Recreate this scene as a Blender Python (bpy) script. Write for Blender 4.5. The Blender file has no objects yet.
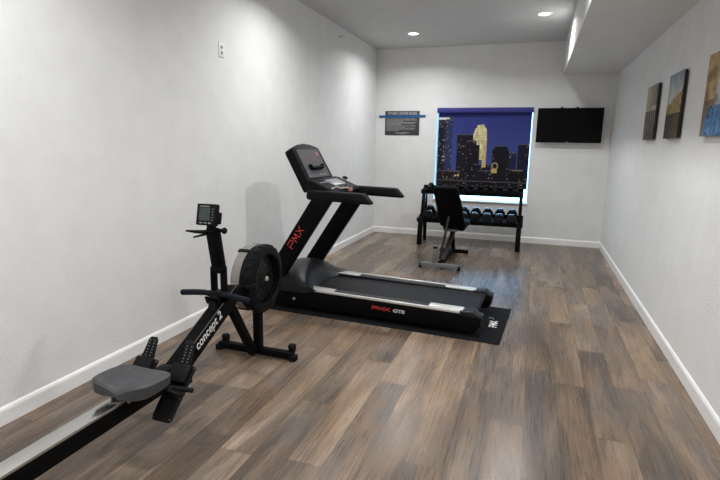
import bpy, bmesh, math, random
from mathutils import Vector, Matrix, noise
random.seed(7)
S = bpy.context.scene
C = S.collection
PI = math.pi

# ------------------------------------------------------------------ camera
W, D, H, YF = 3.604, 8.259, 3.022, -2.6
SX, SZ = 2.872, 2.545            # soffit
f_px, yaw, pitch, roll, cx, ch = 501.314, .329193, .189447, .0165608, 2.572617, 1.5
fwd = Vector((-math.sin(yaw)*math.cos(pitch), math.cos(yaw)*math.cos(pitch), -math.sin(pitch)))
rgt = Vector((math.cos(yaw), math.sin(yaw), 0)); upv = rgt.cross(fwd)
r2 = rgt*math.cos(roll)+upv*math.sin(roll); u2 = -rgt*math.sin(roll)+upv*math.cos(roll)
cam = bpy.data.cameras.new('camera'); co = bpy.data.objects.new('camera', cam); C.objects.link(co)
m = Matrix((r2, u2, -fwd)).transposed().to_4x4(); m.translation = Vector((cx, 0, ch)); co.matrix_world = m
cam.sensor_width = 36; cam.sensor_fit = 'HORIZONTAL'; cam.lens = f_px/720*36; cam.clip_start = .05
S.camera = co

# ------------------------------------------------------------------ world, lights, exposure
wd = bpy.data.worlds.new('overcast_daylight'); S.world = wd; wd.use_nodes = True
bg = wd.node_tree.nodes['Background']; bg.inputs[0].default_value = (.24, .60, 1, 1); bg.inputs[1].default_value = 12
S.view_settings.view_transform = 'Standard'; S.view_settings.look = 'None'
S.view_settings.exposure = -0.20; S.view_settings.gamma = 1; S.view_settings.use_curve_mapping = False
LAMP_W = 30
LAMPS = [(.84, 7.23), (.84, 4.42), (.84, 1.6), (.84, -1.2), (2.55, 6.57), (2.55, 3.75), (2.55, .95), (2.55, -1.6)]

# ------------------------------------------------------------------ materials
MATS = {}
def mat(name, col, rough=.5, metal=0., spec=.5, bump=0., bscale=200., emit=None, es=1., coat=0., varc=0., vscale=5.):
    if name in MATS: return MATS[name]
    m = bpy.data.materials.new(name); m.use_nodes = True; nt = m.node_tree; b = nt.nodes['Principled BSDF']
    b.inputs['Base Color'].default_value = (*col, 1); b.inputs['Roughness'].default_value = rough
    b.inputs['Metallic'].default_value = metal; b.inputs['Specular IOR Level'].default_value = spec
    b.inputs['Coat Weight'].default_value = coat
    tc = nt.nodes.new('ShaderNodeTexCoord')
    n = nt.nodes.new('ShaderNodeTexNoise'); n.inputs['Scale'].default_value = vscale; n.inputs['Detail'].default_value = 4
    nt.links.new(tc.outputs['Object'], n.inputs['Vector'])
    r = nt.nodes.new('ShaderNodeValToRGB')
    k = max(varc, .03)
    r.color_ramp.elements[0].position = .3; r.color_ramp.elements[1].position = .7
    r.color_ramp.elements[0].color = (*[c*(1-k) for c in col], 1)
    r.color_ramp.elements[1].color = (*[min(1, c*(1+k)) for c in col], 1)
    nt.links.new(n.outputs['Fac'], r.inputs[0]); nt.links.new(r.outputs[0], b.inputs['Base Color'])
    if bump:
        n2 = nt.nodes.new('ShaderNodeTexNoise'); n2.inputs['Scale'].default_value = bscale; n2.inputs['Detail'].default_value = 3
        nt.links.new(tc.outputs['Object'], n2.inputs['Vector'])
        bp = nt.nodes.new('ShaderNodeBump'); bp.inputs['Strength'].default_value = bump; bp.inputs['Distance'].default_value = .004
        nt.links.new(n2.outputs['Fac'], bp.inputs['Height']); nt.links.new(bp.outputs[0], b.inputs['Normal'])
    if emit:
        b.inputs['Emission Color'].default_value = (*emit, 1); b.inputs['Emission Strength'].default_value = es
    MATS[name] = m; return m

def attr_mat(name, rough=.5, spec=.5, bump=0.):
    m = bpy.data.materials.new(name); m.use_nodes = True; nt = m.node_tree; b = nt.nodes['Principled BSDF']
    a = nt.nodes.new('ShaderNodeAttribute'); a.attribute_name = 'print'
    nt.links.new(a.outputs['Color'], b.inputs['Base Color'])
    b.inputs['Roughness'].default_value = rough; b.inputs['Specular IOR Level'].default_value = spec
    return m

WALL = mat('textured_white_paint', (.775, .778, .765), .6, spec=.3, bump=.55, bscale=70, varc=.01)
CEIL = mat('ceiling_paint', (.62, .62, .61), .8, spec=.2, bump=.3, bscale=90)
TRIM = mat('white_trim_paint', (.86, .855, .84), .35, spec=.5)
BLACK = mat('black_powder_coat', (.004, .004, .0045), .45, spec=.05)
SATIN = mat('satin_black_plastic', (.006, .006, .007), .5, spec=.10)
PLAST = mat('charcoal_plastic', (.010, .011, .014), .36, spec=.25)
RUBBER = mat('black_rubber', (.0075, .008, .009), .75, spec=.06, bump=.3, bscale=400)
CHROME = mat('chrome', (.75, .75, .76), .16, metal=1)
STEEL = mat('brushed_steel', (.55, .55, .56), .33, metal=1)
SILVER = mat('silver_paint', (.62, .61, .58), .35, metal=.35)
WHITEP = mat('white_print', (.75, .75, .75), .5)
REDP = mat('red_print', (.62, .045, .04), .5)
GLASSK = mat('black_glass', (.002, .002, .003), .3, spec=.10)
VINYL = mat('black_vinyl', (.003, .003, .0035), .6, spec=.06, bump=.15, bscale=300)

# ------------------------------------------------------------------ mesh helpers
class MB:
    def __init__(s): s.bm = bmesh.new()
    def _add(s, verts, M):
        for v in verts: v.co = M @ v.co
    def box(s, lo, hi, bev=0., M=None, seg=2):
        t = bmesh.new(); bmesh.ops.create_cube(t, size=1)
        for v in t.verts:
            v.co = Vector([(lo[i]+hi[i])/2 + v.co[i]*(hi[i]-lo[i]) for i in range(3)])
        if bev: bmesh.ops.bevel(t, geom=t.edges[:], offset=bev, segments=seg, profile=.5, affect='EDGES')
        return s.merge(t, M)
    def merge(s, t, M=None):
        if M is not None: t.transform(M)
        me = bpy.data.meshes.new('tmp'); t.to_mesh(me); t.free(); s.bm.from_mesh(me); bpy.data.meshes.remove(me); return s
    def prism(s, pts, axis, a, b, bev=0., M=None, seg=2):
        # pts: 2D outline in the two other axes, extruded along axis from a to b
        t = bmesh.new(); oth = [i for i in range(3) if i != axis]
        def mk(v):
            r = []
            for p in pts:
                q = [0, 0, 0]; q[axis] = v; q[oth[0]] = p[0]; q[oth[1]] = p[1]; r.append(t.verts.new(q))
            return r
        A, B = mk(a), mk(b); n = len(pts)
        t.faces.new(A[::-1]); t.faces.new(B)
        for i in range(n): t.faces.new((A[i], A[(i+1) % n], B[(i+1) % n], B[i]))
        bmesh.ops.recalc_face_normals(t, faces=t.faces[:])
        if bev: bmesh.ops.bevel(t, geom=t.edges[:], offset=bev, segments=seg, profile=.5, affect='EDGES')
        return s.merge(t, M)
    def cyl(s, p, q, r, r2=None, n=24, bev=0.):
        p, q = Vector(p), Vector(q); L = (q-p).length
        t = bmesh.new(); bmesh.ops.create_cone(t, cap_ends=True, segments=n, radius1=r, radius2=r if r2 is None else r2, depth=L)
        if bev:
            es = [e for e in t.edges if abs(e.verts[0].co.z-e.verts[1].co.z) < 1e-6]
            bmesh.ops.bevel(t, geom=es, offset=bev, segments=2, profile=.5, affect='EDGES')
        R = Vector((0, 0, 1)).rotation_difference((q-p).normalized()).to_matrix().to_4x4()
        return s.merge(t, Matrix.Translation((p+q)/2) @ R)
    def bar(s, p, q, w, h, side=(1, 0, 0), bev=.004):
        # rectangular bar between p and q; w along side
        p, q = Vector(p), Vector(q); z = (q-p).normalized(); x = Vector(side); x = (x-z*x.dot(z)).normalized(); y = z.cross(x)
        M = Matrix((x, y, z)).transposed().to_4x4(); M.translation = (p+q)/2; L = (q-p).length
        return s.box((-w/2, -h/2, -L/2), (w/2, h/2, L/2), bev, M)
    def tube(s, pts, r, n=12, cap=True):
        pts = [Vector(p) for p in pts]; t = bmesh.new(); rings = []; x = None
        for i, p in enumerate(pts):
            d = (pts[min(i+1, len(pts)-1)]-pts[max(i-1, 0)]).normalized()
            if x is None: x = d.orthogonal().normalized()
            x = (x-d*x.dot(d)).normalized(); y = d.cross(x); rr = r[i] if isinstance(r, (list, tuple)) else r
            rings.append([t.verts.new(p+(x*math.cos(a)+y*math.sin(a))*rr) for a in [2*PI*k/n for k in range(n)]])
        for A, B in zip(rings, rings[1:]):
            for k in range(n): t.faces.new((A[k], A[(k+1) % n], B[(k+1) % n], B[k]))
        if cap: t.faces.new(rings[0][::-1]); t.faces.new(rings[-1])
        bmesh.ops.recalc_face_normals(t, faces=t.faces[:]); return s.merge(t)
    def ring(s, c, axis, prof, n=48, a0=0, a1=2*PI):
        # lathe: prof list of (radius, axial offset), about axis through c
        c = Vector(c); ax = Vector(axis).normalized(); x = ax.orthogonal().normalized()
        if abs(ax.x) > .9: x = Vector((0, 1, 0))
        y = ax.cross(x); full = abs(a1-a0-2*PI) < 1e-6; t = bmesh.new(); k = n if full else n+1; R = []
        for i in range(k):
            a = a0+(a1-a0)*i/n; d = x*math.cos(a)+y*math.sin(a)
            R.append([t.verts.new(c+ax*o+d*r) for r, o in prof])
        m_ = len(prof)
        for i in range(n):
            A, B = R[i], R[(i+1) % k]
            for j in range(m_-1): t.faces.new((A[j], B[j], B[j+1], A[j+1]))
        bmesh.ops.remove_doubles(t, verts=t.verts[:], dist=1e-6)
        bmesh.ops.recalc_face_normals(t, faces=t.faces[:]); return s.merge(t)
    def obj(s, name, m_, parent=None, off=None, smooth=True):
        if off is not None: bmesh.ops.translate(s.bm, verts=s.bm.verts[:], vec=-Vector(off))
        me = bpy.data.meshes.new(name); s.bm.to_mesh(me); s.bm.free()
        me.materials.append(m_); o = bpy.data.objects.new(name, me); C.objects.link(o)
        if smooth:
            me.polygons.foreach_set('use_smooth', [True]*len(me.polygons))
            try: me.set_sharp_from_angle(angle=math.radians(35))
            except Exception: pass
        if parent: o.parent = parent
        return o
def thing(name, label, cat, loc=(0, 0, 0), rz=0, group=None):
    o = bpy.data.objects.new(name, None); C.objects.link(o); o.location = loc; o.rotation_euler = (0, 0, rz)
    o.empty_display_size = .1
    return tag(o, label, cat, group)
def tag(o, label, cat, group=None):
    o['label'] = label; o['category'] = cat
    if group: o['group'] = group
    return o
def struct(o): o['kind'] = 'structure'; return o
def recenter(o, p):
    o.data.transform(Matrix.Translation(-Vector(p))); o.location = p; return o
def text(name, body, size, M, m_, parent, ext=.0008, sx=1., off=0., align='LEFT', shear=0., sp=1.):
    cu = bpy.data.curves.new(name, 'FONT'); cu.body = body; cu.size = size; cu.extrude = ext; cu.offset = off
    cu.align_x = align; cu.shear = shear; cu.space_character = sp
    t = bpy.data.objects.new('tmp_text', cu); C.objects.link(t)
    dg = bpy.context.evaluated_depsgraph_get(); dg.update()
    me = bpy.data.meshes.new_from_object(t.evaluated_get(dg)); bpy.data.objects.remove(t); bpy.data.curves.remove(cu)
    me.transform(M @ Matrix.Diagonal((sx, 1, 1, 1))); me.name = name; me.materials.clear(); me.materials.append(m_)
    o = bpy.data.objects.new(name, me); C.objects.link(o); o.parent = parent; return o
def frame(o, x, y):
    x = Vector(x).normalized(); y = Vector(y); y = (y-x*y.dot(x)).normalized(); z = x.cross(y)
    M = Matrix((x, y, z)).transposed().to_4x4(); M.translation = Vector(o); return M

def strokes(name, glyphs, w, h, gap, th, M, m_, parent):
    """wide angular emblem lettering built from straight bars in the local XY plane"""
    b = MB(); x0 = 0
    for g in glyphs:
        for a, c in g:
            p = Vector((x0+a[0]*w, a[1]*h, 0)); q = Vector((x0+c[0]*w, c[1]*h, 0)); d = (q-p).normalized()*th*.45
            b.bar(p-d, q+d, th, .0016, side=(d.y, -d.x, 0), bev=0)
        x0 += w+gap
    b.bm.transform(M); return b.obj(name, m_, parent, smooth=False)
GP = [((0, 0), (0, .62)), ((0, 1), (1, 1)), ((1, 1), (1, .45)), ((1, .45), (.0, .45))]
GM = [((0, 0), (.12, 1)), ((.12, 1), (.5, .25)), ((.5, .25), (.88, 1)), ((.88, 1), (1, 0))]
GX = [((0, 0), (1, 1)), ((0, 1), (1, 0))]

# ------------------------------------------------------------------ the room
def floor():
    m_ = bpy.data.materials.new('vinyl_plank_floor'); m_.use_nodes = True; nt = m_.node_tree; b = nt.nodes['Principled BSDF']; L = nt.links.new
    N = lambda t: nt.nodes.new(t)
    tc = N('ShaderNodeTexCoord'); at = N('ShaderNodeAttribute'); at.attribute_name = 'plank'
    sep = N('ShaderNodeSeparateColor'); L(at.outputs['Color'], sep.inputs[0])     # r: tone, g: random offset, b: warmth
    off = N('ShaderNodeVectorMath'); off.operation = 'MULTIPLY_ADD'
    comb = N('ShaderNodeCombineXYZ'); L(sep.outputs[1], comb.inputs[0]); L(sep.outputs[1], comb.inputs[1]); L(sep.outputs[1], comb.inputs[2])
    L(comb.outputs[0], off.inputs[0]); off.inputs[1].default_value = (13, 29, 17); L(tc.outputs['Object'], off.inputs[2])
    def noise_(sc, detail, vec, rough=.6, dist=0.):
        mp = N('ShaderNodeMapping'); mp.inputs['Scale'].default_value = vec; L(off.outputs[0], mp.inputs['Vector'])
        n = N('ShaderNodeTexNoise'); n.inputs['Scale'].default_value = sc; n.inputs['Detail'].default_value = detail
        n.inputs['Roughness'].default_value = rough; n.inputs['Distortion'].default_value = dist; L(mp.outputs[0], n.inputs['Vector']); return n.outputs['Fac']
    broad = noise_(2.2, 3, (2.4, .42, 1), .55, .8); grain = noise_(14, 6, (8, .22, 1), .62, .5); fine = noise_(60, 4, (7, .6, 1), .7); cath = noise_(5, 3, (6, 1.1, 1), .5, 2.2)
    def math_(op, a, bb, c=None):
        n = N('ShaderNodeMath'); n.operation = op
        for i, v in enumerate([a, bb] + ([c] if c is not None else [])):
            if isinstance(v, (int, float)): n.inputs[i].default_value = v
            else: L(v, n.inputs[i])
        return n.outputs[0]
    v = math_('MULTIPLY_ADD', broad, 1.35, -.675)
    v = math_('MULTIPLY_ADD', grain, .55, math_('ADD', v, -.275))
    v = math_('MULTIPLY_ADD', fine, .35, math_('ADD', v, -.175))
    v = math_('MULTIPLY_ADD', cath, .45, math_('ADD', v, -.225))
    v = math_('ADD', v, math_('MULTIPLY_ADD', sep.outputs[0], .95, .02))
    cr = N('ShaderNodeValToRGB'); e = cr.color_ramp.elements
    e[0].position = .0; e[0].color = (.062, .045, .034, 1); e[1].position = 1; e[1].color = (.37, .25, .155, 1)
    x = e.new(.3); x.color = (.104, .073, .051, 1); x = e.new(.55); x.color = (.178, .122, .080, 1); x = e.new(.8); x.color = (.275, .185, .115, 1)
    L(v, cr.inputs[0])
    gr = N('ShaderNodeMix'); gr.data_type = 'RGBA'; L(cr.outputs[0], gr.inputs[6])
    hs = N('ShaderNodeHueSaturation'); hs.inputs['Saturation'].default_value = .5; hs.inputs['Value'].default_value = .92; L(cr.outputs[0], hs.inputs['Color']); L(hs.outputs[0], gr.inputs[7])
    gy = noise_(1.7, 2, (1.8, 1.0, 1)); g2 = math_('MULTIPLY_ADD', gy, 2.6, -.86); g2 = math_('ADD', g2, math_('MULTIPLY', sep.outputs[2], -.5))
    g3 = N('ShaderNodeClamp'); L(g2, g3.inputs[0]); L(g3.outputs[0], gr.inputs[0])
    L(gr.outputs[2], b.inputs['Base Color'])
    rr = math_('MULTIPLY_ADD', grain, .34, .125); L(rr, b.inputs['Roughness'])
    b.inputs['Specular IOR Level'].default_value = .5
    bp = N('ShaderNodeBump'); bp.inputs['Strength'].default_value = .12; bp.inputs['Distance'].default_value = .002; L(grain, bp.inputs['Height']); L(bp.outputs[0], b.inputs['Normal'])
    bm = bmesh.new(); lay = bm.loops.layers.float_color.new('plank')
    pw, pl = .1785, 1.22
    ends = {-1: 2.66, -2: 3.0, -3: 3.35, -4: 2.565, -5: 2.89, -6: 1.95, -7: 2.5, -8: 1.92, 0: 4.65, 1: 2.05, 2: 2.68, 3: 3.34, 4: 2.3}
    tone = {(-1, -1): .62, (-1, 0): .36, (-2, -1): .44, (-2, 0): .4, (-4, -1): .40, (-4, 0): .66, (-5, -1): .4, (-5, 0): .72, (-6, 0): .74, (-6, -1): .36,
            (-7, -1): .4, (-7, 0): .45, (-8, 0): .62, (0, -2): .28, (0, -1): .38, (0, 0): .58, (1, 0): .34, (1, 1): .5, (2, -1): .58, (2, 0): .42, (3, -1): .34, (3, 0): .5, (-3, -1): .6, (-3, 0): .5, (1, -1): .3}
    rnd = random.Random(11); k0 = -15
    for k in range(k0, 6):
        xa = max(0, 2.625+k*pw); xb = min(W, 2.625+(k+1)*pw)
        if xb <= 0 or xa >= W: continue
        e0 = ends.get(k, rnd.uniform(0, pl))
        for j in range(-8, 8):
            ya, yb = e0+j*pl, e0+(j+1)*pl
            t = tone.get((k, j), rnd.uniform(.3, .62)); g = rnd.random(); w_ = rnd.random()
            ya, yb = max(YF, ya), min(D, yb)
            if yb <= ya: continue
            gp = .0009
            f = bm.faces.new([bm.verts.new(p) for p in ((xa+gp, ya+gp, 0), (xb-gp, ya+gp, 0), (xb-gp, yb-gp, 0), (xa+gp, yb-gp, 0))])
            for l in f.loops: l[lay] = (t, g, w_, 1)
    f = bm.faces.new([bm.verts.new(p) for p in ((-.12, YF-.12, -.0015), (W+.12, YF-.12, -.0015), (W+.12, D+.12, -.0015), (-.12, D+.12, -.0015))])
    for l in f.loops: l[lay] = (-.2, .5, .5, 1)
    t = bmesh.new(); bmesh.ops.create_cube(t, size=1)
    for v_ in t.verts: v_.co = Vector((W/2+v_.co.x*(W+.24), (D+YF)/2+v_.co.y*(D-YF+.24), -.05+v_.co.z*.09))
    me = bpy.data.meshes.new('tmp'); t.to_mesh(me); bm.from_mesh(me)
    me = bpy.data.meshes.new('floor'); bm.to_mesh(me); me.materials.append(m_)
    o = bpy.data.objects.new('floor', me); C.objects.link(o); struct(o)
floor()

WX0, WX1, WZ0, WZ1 = 1.03, 2.503, .625, 2.088      # window opening in the back wall
struct(MB().box((-.12, YF-.12, -.1), (0, D+.12, H+.1)).obj('wall_left', WALL, smooth=False))
struct(MB().box((W, YF-.12, -.1), (W+.12, D+.12, H+.1)).obj('wall_right', WALL, smooth=False))
struct(MB().box((0, YF-.12, -.1), (W, YF, H+.1)).obj('wall_front', WALL, smooth=False))
b = MB(); b.box((0, D, -.1), (WX0, D+.16, H+.1)); b.box((WX1, D, -.1), (W, D+.16, H+.1))
b.box((WX0, D, -.1), (WX1, D+.16, WZ0)); b.box((WX0, D, WZ1), (WX1, D+.16, H+.1))
struct(b.obj('wall_back', WALL, smooth=False))
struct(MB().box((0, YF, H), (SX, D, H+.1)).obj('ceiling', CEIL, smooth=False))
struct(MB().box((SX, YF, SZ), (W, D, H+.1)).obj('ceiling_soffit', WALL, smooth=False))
bb = [(0, 0), (.014, 0), (.014, .078), (.011, .088), (.006, .096), (.0, .098)]
struct(MB().prism(bb, 1, YF, D).obj('baseboard_left', TRIM, smooth=False))
struct(MB().prism([(W-x, z) for x, z in bb], 1, YF, D).obj('baseboard_right', TRIM, smooth=False))
struct(MB().prism([(D-x, z) for x, z in bb], 0, .0, W).obj('baseboard_back', TRIM, smooth=False))
struct(MB().prism([(YF+x, z) for x, z in bb], 0, .0, W).obj('baseboard_front', TRIM, smooth=False))
# window
wt = bpy.data.objects.new('window_1', None); C.objects.link(wt); wt.location = ((WX0+WX1)/2, D, WZ0); struct(wt)
O = wt.location
def fr(x0, x1, z0, z1, t, y0, y1, mb):
    mb.box((x0, y0, z0), (x0+t, y1, z1), .003); mb.box((x1-t, y0, z0), (x1, y1, z1), .003)
    mb.box((x0+t, y0, z0), (x1-t, y1, z0+t), .003); mb.box((x0+t, y0, z1-t), (x1-t, y1, z1), .003); return mb
VIN = mat('white_vinyl', (.85, .86, .86), .35)
fr(WX0, WX1, WZ0, WZ1, .012, D+.10, D+.155, MB()).obj('window_frame', VIN, wt, O)
MB().box((WX0-.01, D-.02, WZ0-.02), (WX1+.01, D+.1, WZ0+.002), .004).obj('window_sill', TRIM, wt, O)
gm = bpy.data.materials.new('clear_glass'); gm.use_nodes = True; g_ = gm.node_tree.nodes['Principled BSDF']
g_.inputs['Transmission Weight'].default_value = 1; g_.inputs['Roughness'].default_value = 0; g_.inputs['IOR'].default_value = 1.05
MB().box((WX0+.012, D+.125, WZ0+.012), (WX1-.012, D+.130, WZ1-.012)).obj('glass', gm, wt, O)

# ------------------------------------------------------------------ printed meshes
def grid_print(name, nx, nz, P, col, m_, parent, th, nrm, off):
    """thin panel: P(u,v)->front point, col(u,v)->rgb; thickness th behind along -nrm"""
    bm = bmesh.new(); lay = bm.verts.layers.float_color.new('print'); G = []
    nrm = Vector(nrm)
    for j in range(nz+1):
        for i in range(nx+1):
            u, v = i/nx, j/nz; q = bm.verts.new(Vector(P(u, v))-Vector(off)); q[lay] = (*col(u, v), 1); G.append(q)
    idx = lambda i, j: G[j*(nx+1)+i]
    for j in range(nz):
        for i in range(nx): bm.faces.new((idx(i, j), idx(i+1, j), idx(i+1, j+1), idx(i, j+1)))
    edge = [idx(i, 0) for i in range(nx)]+[idx(nx, j) for j in range(nz)]+[idx(i, nz) for i in range(nx, 0, -1)]+[idx(0, j) for j in range(nz, 0, -1)]
    back = []
    for v in edge:
        q = bm.verts.new(v.co-nrm*th); q[lay] = v[lay]; back.append(q)
    n = len(edge)
    for i in range(n): bm.faces.new((edge[i], back[i], back[(i+1) % n], edge[(i+1) % n]))
    bm.faces.new(back)
    bmesh.ops.recalc_face_normals(bm, faces=bm.faces[:])
    me = bpy.data.meshes.new(name); bm.to_mesh(me); bm.free(); me.materials.append(m_)
    o = bpy.data.objects.new(name, me); C.objects.link(o); o.parent = parent; return o
def lin(r, g, b_): return tuple(((c/255)/12.92 if c/255 <= .04045 else ((c/255+.055)/1.055)**2.4) for c in (r, g, b_))
def mixc(a, b_, t): t = max(0, min(1, t)); return tuple(a[i]*(1-t)+b_[i]*t for i in range(3))
def ns(x, y, s=0): return noise.noise(Vector((x, y, s)))

# roller blind with a printed city skyline at night
BX0, BX1, BZ0, BZ1, BY = 1.053, 2.484, .86, 2.03, D+.045
bl = thing('roller_blind', 'roller blind printed with a city skyline at night, hanging in the window', 'window blind', ((BX0+BX1)/2, BY, BZ0))
# outlines in the print's own 0-1 frame (u right, v up), read off the printed picture
rngb = random.Random(5)
BLD = [  # u0,u1,top v, slope, colour, light density
    (.00, .16, .925, 0, (34, 31, 44), .30), (.085, .155, .90, 0, (44, 52, 92), .22), (.00, .05, .80, 0, (25, 24, 38), .2),
    (.215, .40, .70, 0, (27, 25, 36), .14), (.25, .47, .615, 0, (22, 20, 32), .12), (.245, .33, .70, 0, (26, 24, 34), .12),
    (.0, .27, .20, 0, (28, 22, 26), .25), (.42, .60, .30, 0, (24, 20, 36), .08),
    (.61, .79, .52, 0, (24, 22, 34), .16), (.63, .77, .555, 0, (18, 18, 28), 0), (.79, .87, .47, 0, (28, 34, 62), .2),
    (.88, 1.0, .58, 0, (26, 25, 40), .1), (.79, .95, .24, 0, (16, 15, 22), .12), (.47, .62, .22, 0, (24, 20, 32), .1), (.0, 1., .07, 0, (14, 12, 16), .1)]
def blind_col(u, v):
    c = mixc(lin(68, 80, 145), lin(52, 60, 126), v*1.2)
    if .545 > u > .395:      # pale stone tower with stepped crown
        tops = [(.395, .70), (.415, .78), (.43, .785), (.432, .82), (.50, .835), (.515, .80), (.535, .77), (.545, .62)]
        tv = 0
        for (a, ta), (b2, tb) in zip(tops, tops[1:]):
            if a <= u <= b2: tv = ta+(tb-ta)*(u-a)/(b2-a)
        if v < tv and (u > .435 or v > .62) and (u > .47 or v > .56) and v > .36 - .1*(u > .5):
            k = .8+.45*ns(u*45, v*14)+.08*math.sin(v*190)
            c = tuple(x*k for x in lin(226, 216, 164))
            if u > .50 and v < .62: c = mixc(c, lin(180, 150, 90), .5)
            return c
    if (abs(u-.285) < .0025 or abs(u-.325) < .0025) and .70 < v < .83: return lin(30, 28, 60)
    hit_ = None
    for q in BLD:
        if q[0] <= u <= q[1] and v <= q[2]: hit_ = q
    if hit_:
        q = hit_; c = lin(*q[4]); i, j = int(u*95), int(v*75)
        h_ = abs(math.sin(i*12.9898+j*78.233+q[2]*37.7)*43758.5453) % 1
        if int(v*75) % 2 == 0 and h_ < q[5]*.55 and u > q[0]+.004:
            h2 = (h_*977) % 1; c = mixc(c, lin(225, 205, 150), .12+.45*h2*h2)
        if q[2]-v < .012: c = mixc(c, lin(130, 125, 140), .35)
        if q is BLD[0] and (abs(v-.39) < .006 or abs(v-.34) < .005 or abs(v-.62) < .004): c = lin(170, 165, 150)
        if q is BLD[0] and v > .895 and u < .12: c = lin(215, 215, 205)
        if .60 < u < .70 and .18 < v < .34:
            d = math.hypot((u-.645)/.035, (v-.28)/.05)
            if .6 < d < 1.05: c = lin(150, 130, 85)
            if abs(u-.64) < .03 and .185 < v < .24: c = lin(190, 165, 95)
        if .83 < u < .94 and .22 < v < .235: c = lin(120, 110, 100)
        for (pu, pv) in ((.215, .135), (.245, .14)):
            if math.hypot((u-pu)/.9, v-pv) < .013: c = lin(225, 195, 140)
    return c
FAB = attr_mat('printed_blind_fabric', .75, .2)
grid_print('blind_fabric', 280, 230, lambda u, v: (BX0+(BX1-BX0)*u, BY, BZ0+(BZ1-BZ0)*v), blind_col, FAB, bl, .0015, (0, -1, 0), bl.location)
NAVY = mat('navy_blind_fabric', lin(46, 48, 128), .6)
MB().box((WX0+.004, D-.028, BZ1-.018), (WX1-.002, D+.06, WZ1-.002), .006).obj('cassette', NAVY, bl, bl.location)
MB().box((BX0, BY-.008, BZ0-.022), (BX1, BY+.01, BZ0+.004), .004).obj('bottom_bar', mat('dark_bar', (.03, .03, .05), .4), bl, bl.location)

# ------------------------------------------------------------------ ceiling downlights
LAMP_LABELS = ['round lit recessed downlight in the ceiling near the back left corner', 'round recessed downlight in the ceiling above the treadmill', 'round recessed downlight in the ceiling over the near end of the rowing machine',
    'round recessed downlight in the left row, behind the viewer', 'round lit recessed downlight in the ceiling close beside the soffit', 'round recessed downlight beside the soffit, level with the end of the treadmill',
    'round recessed downlight beside the soffit, just ahead of the viewer', 'round recessed downlight beside the soffit, behind the viewer']
LENS = mat('lit_lens', (1, 1, 1), .4, emit=(1, .975, .93), es=9)
for i, (x, y) in enumerate(LAMPS):
    t = thing('downlight', LAMP_LABELS[i], 'ceiling light', (x, y, H), 0, 'recessed ceiling lights')
    MB().ring((0, 0, 0), (0, 0, -1), [(.088, 0), (.088, .004), (.082, .008), (.066, .006), (.062, -.0), (.062, -.0)], 40).obj('trim_ring', TRIM, t)
    MB().ring((0, 0, -.001), (0, 0, -1), [(0, .0035), (.064, .0035), (.064, 0)], 40).obj('lens', LENS, t)
    ld = bpy.data.lights.new('lamp_light', 'AREA'); ld.shape = 'DISK'; ld.size = .12; ld.energy = LAMP_W*(.80 if y > 6 else .86 if (x < 1 and y > 2) else (.88 if x < 1 else 1.15)); ld.color = (.985, .99, 1); ld.spread = math.radians(152)
    lo = bpy.data.objects.new('lamp_light', ld); C.objects.link(lo); lo.parent = t; lo.location = (0, 0, -.012)

# ------------------------------------------------------------------ wall things
# rules sign with tape
sg = thing('rules_sign', 'dark grey fitness rules sign with pale lettering on the back wall', 'sign', (.453, D, 1.652))
MB().box((.162, D-.008, 1.652), (.744, D-.0005, 2.042), .002).obj('sign_board', mat('sign_grey', (.045, .047, .05), .5), sg, sg.location)
GREYP = mat('grey_print', (.42, .42, .42), .5)
text('heading', 'FITNESS CENTER RULES', .054, Matrix.Translation(Vector((.453, D-.0085, 1.985))-sg.location) @ Matrix.Rotation(PI/2, 4, 'X'), GREYP, sg, sx=.86, off=.001, align='CENTER')
b = MB(); rr = random.Random(3)
z = 1.925; rows = [.93, .97, .55, .96, .9, .5, .95, .62, .93, .9, .4]
for i, r in enumerate(rows):
    x = .19; xe = .19+.52*r; zz = 1.912-i*.0185
    while x < xe:
        w = rr.uniform(.012, .045); b.box((x, D-.0092, zz), (min(x+w, xe), D-.0078, zz+.0075)); x += w+.008
for zz, h2 in ((1.69, .11), (1.672, .08)):
    x = .453-h2
    while x < .453+h2:
        w = rr.uniform(.015, .04); b.box((x, D-.0092, zz), (x+w, D-.0078, zz+.008)); x += w+.008
b.obj('small_print_lines', GREYP, sg, sg.location)
tp = MB(); tp.prism([(.052, 1.932), (.846, 1.94), (.84, 1.96), (.848, 1.978), (.055, 1.972), (.06, 1.955)], 1, D-.0105, D-.0094)
tag(recenter(tp.obj('masking_tape', mat('blue_tape', lin(28, 84, 140), .7), smooth=False), (.45, D-.01, 1.955)), 'long strip of blue masking tape stuck across the dark rules sign', 'tape')

# television
tv = thing('television', 'black flat-screen television mounted on the back wall right of the window', 'television', (3.02, D, 1.56))
ty = D-.10
MB().box((2.560, ty, 1.565), (3.462, ty+.035, 2.068), .006).obj('bezel', SATIN, tv, tv.location)
MB().box((2.572, ty-.002, 1.585), (3.450, ty+.001, 2.058)).obj('screen', GLASSK, tv, tv.location)
MB().box((2.75, ty+.03, 1.62), (3.27, ty+.06, 1.95), .01).obj('rear_housing', SATIN, tv, tv.location)
b = MB(); b.box((2.90, ty+.06, 1.68), (3.12, D-.001, 1.92), .004)
for x in (2.88, 3.09): b.box((x, ty+.012, 1.6), (x+.03, ty+.072, 2.083), .003)
b.obj('wall_bracket', BLACK, tv, tv.location)
MB().box((2.985, ty-.004, 1.568), (3.02, ty, 1.577), .001).obj('maker_badge', STEEL, tv, tv.location)

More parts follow.
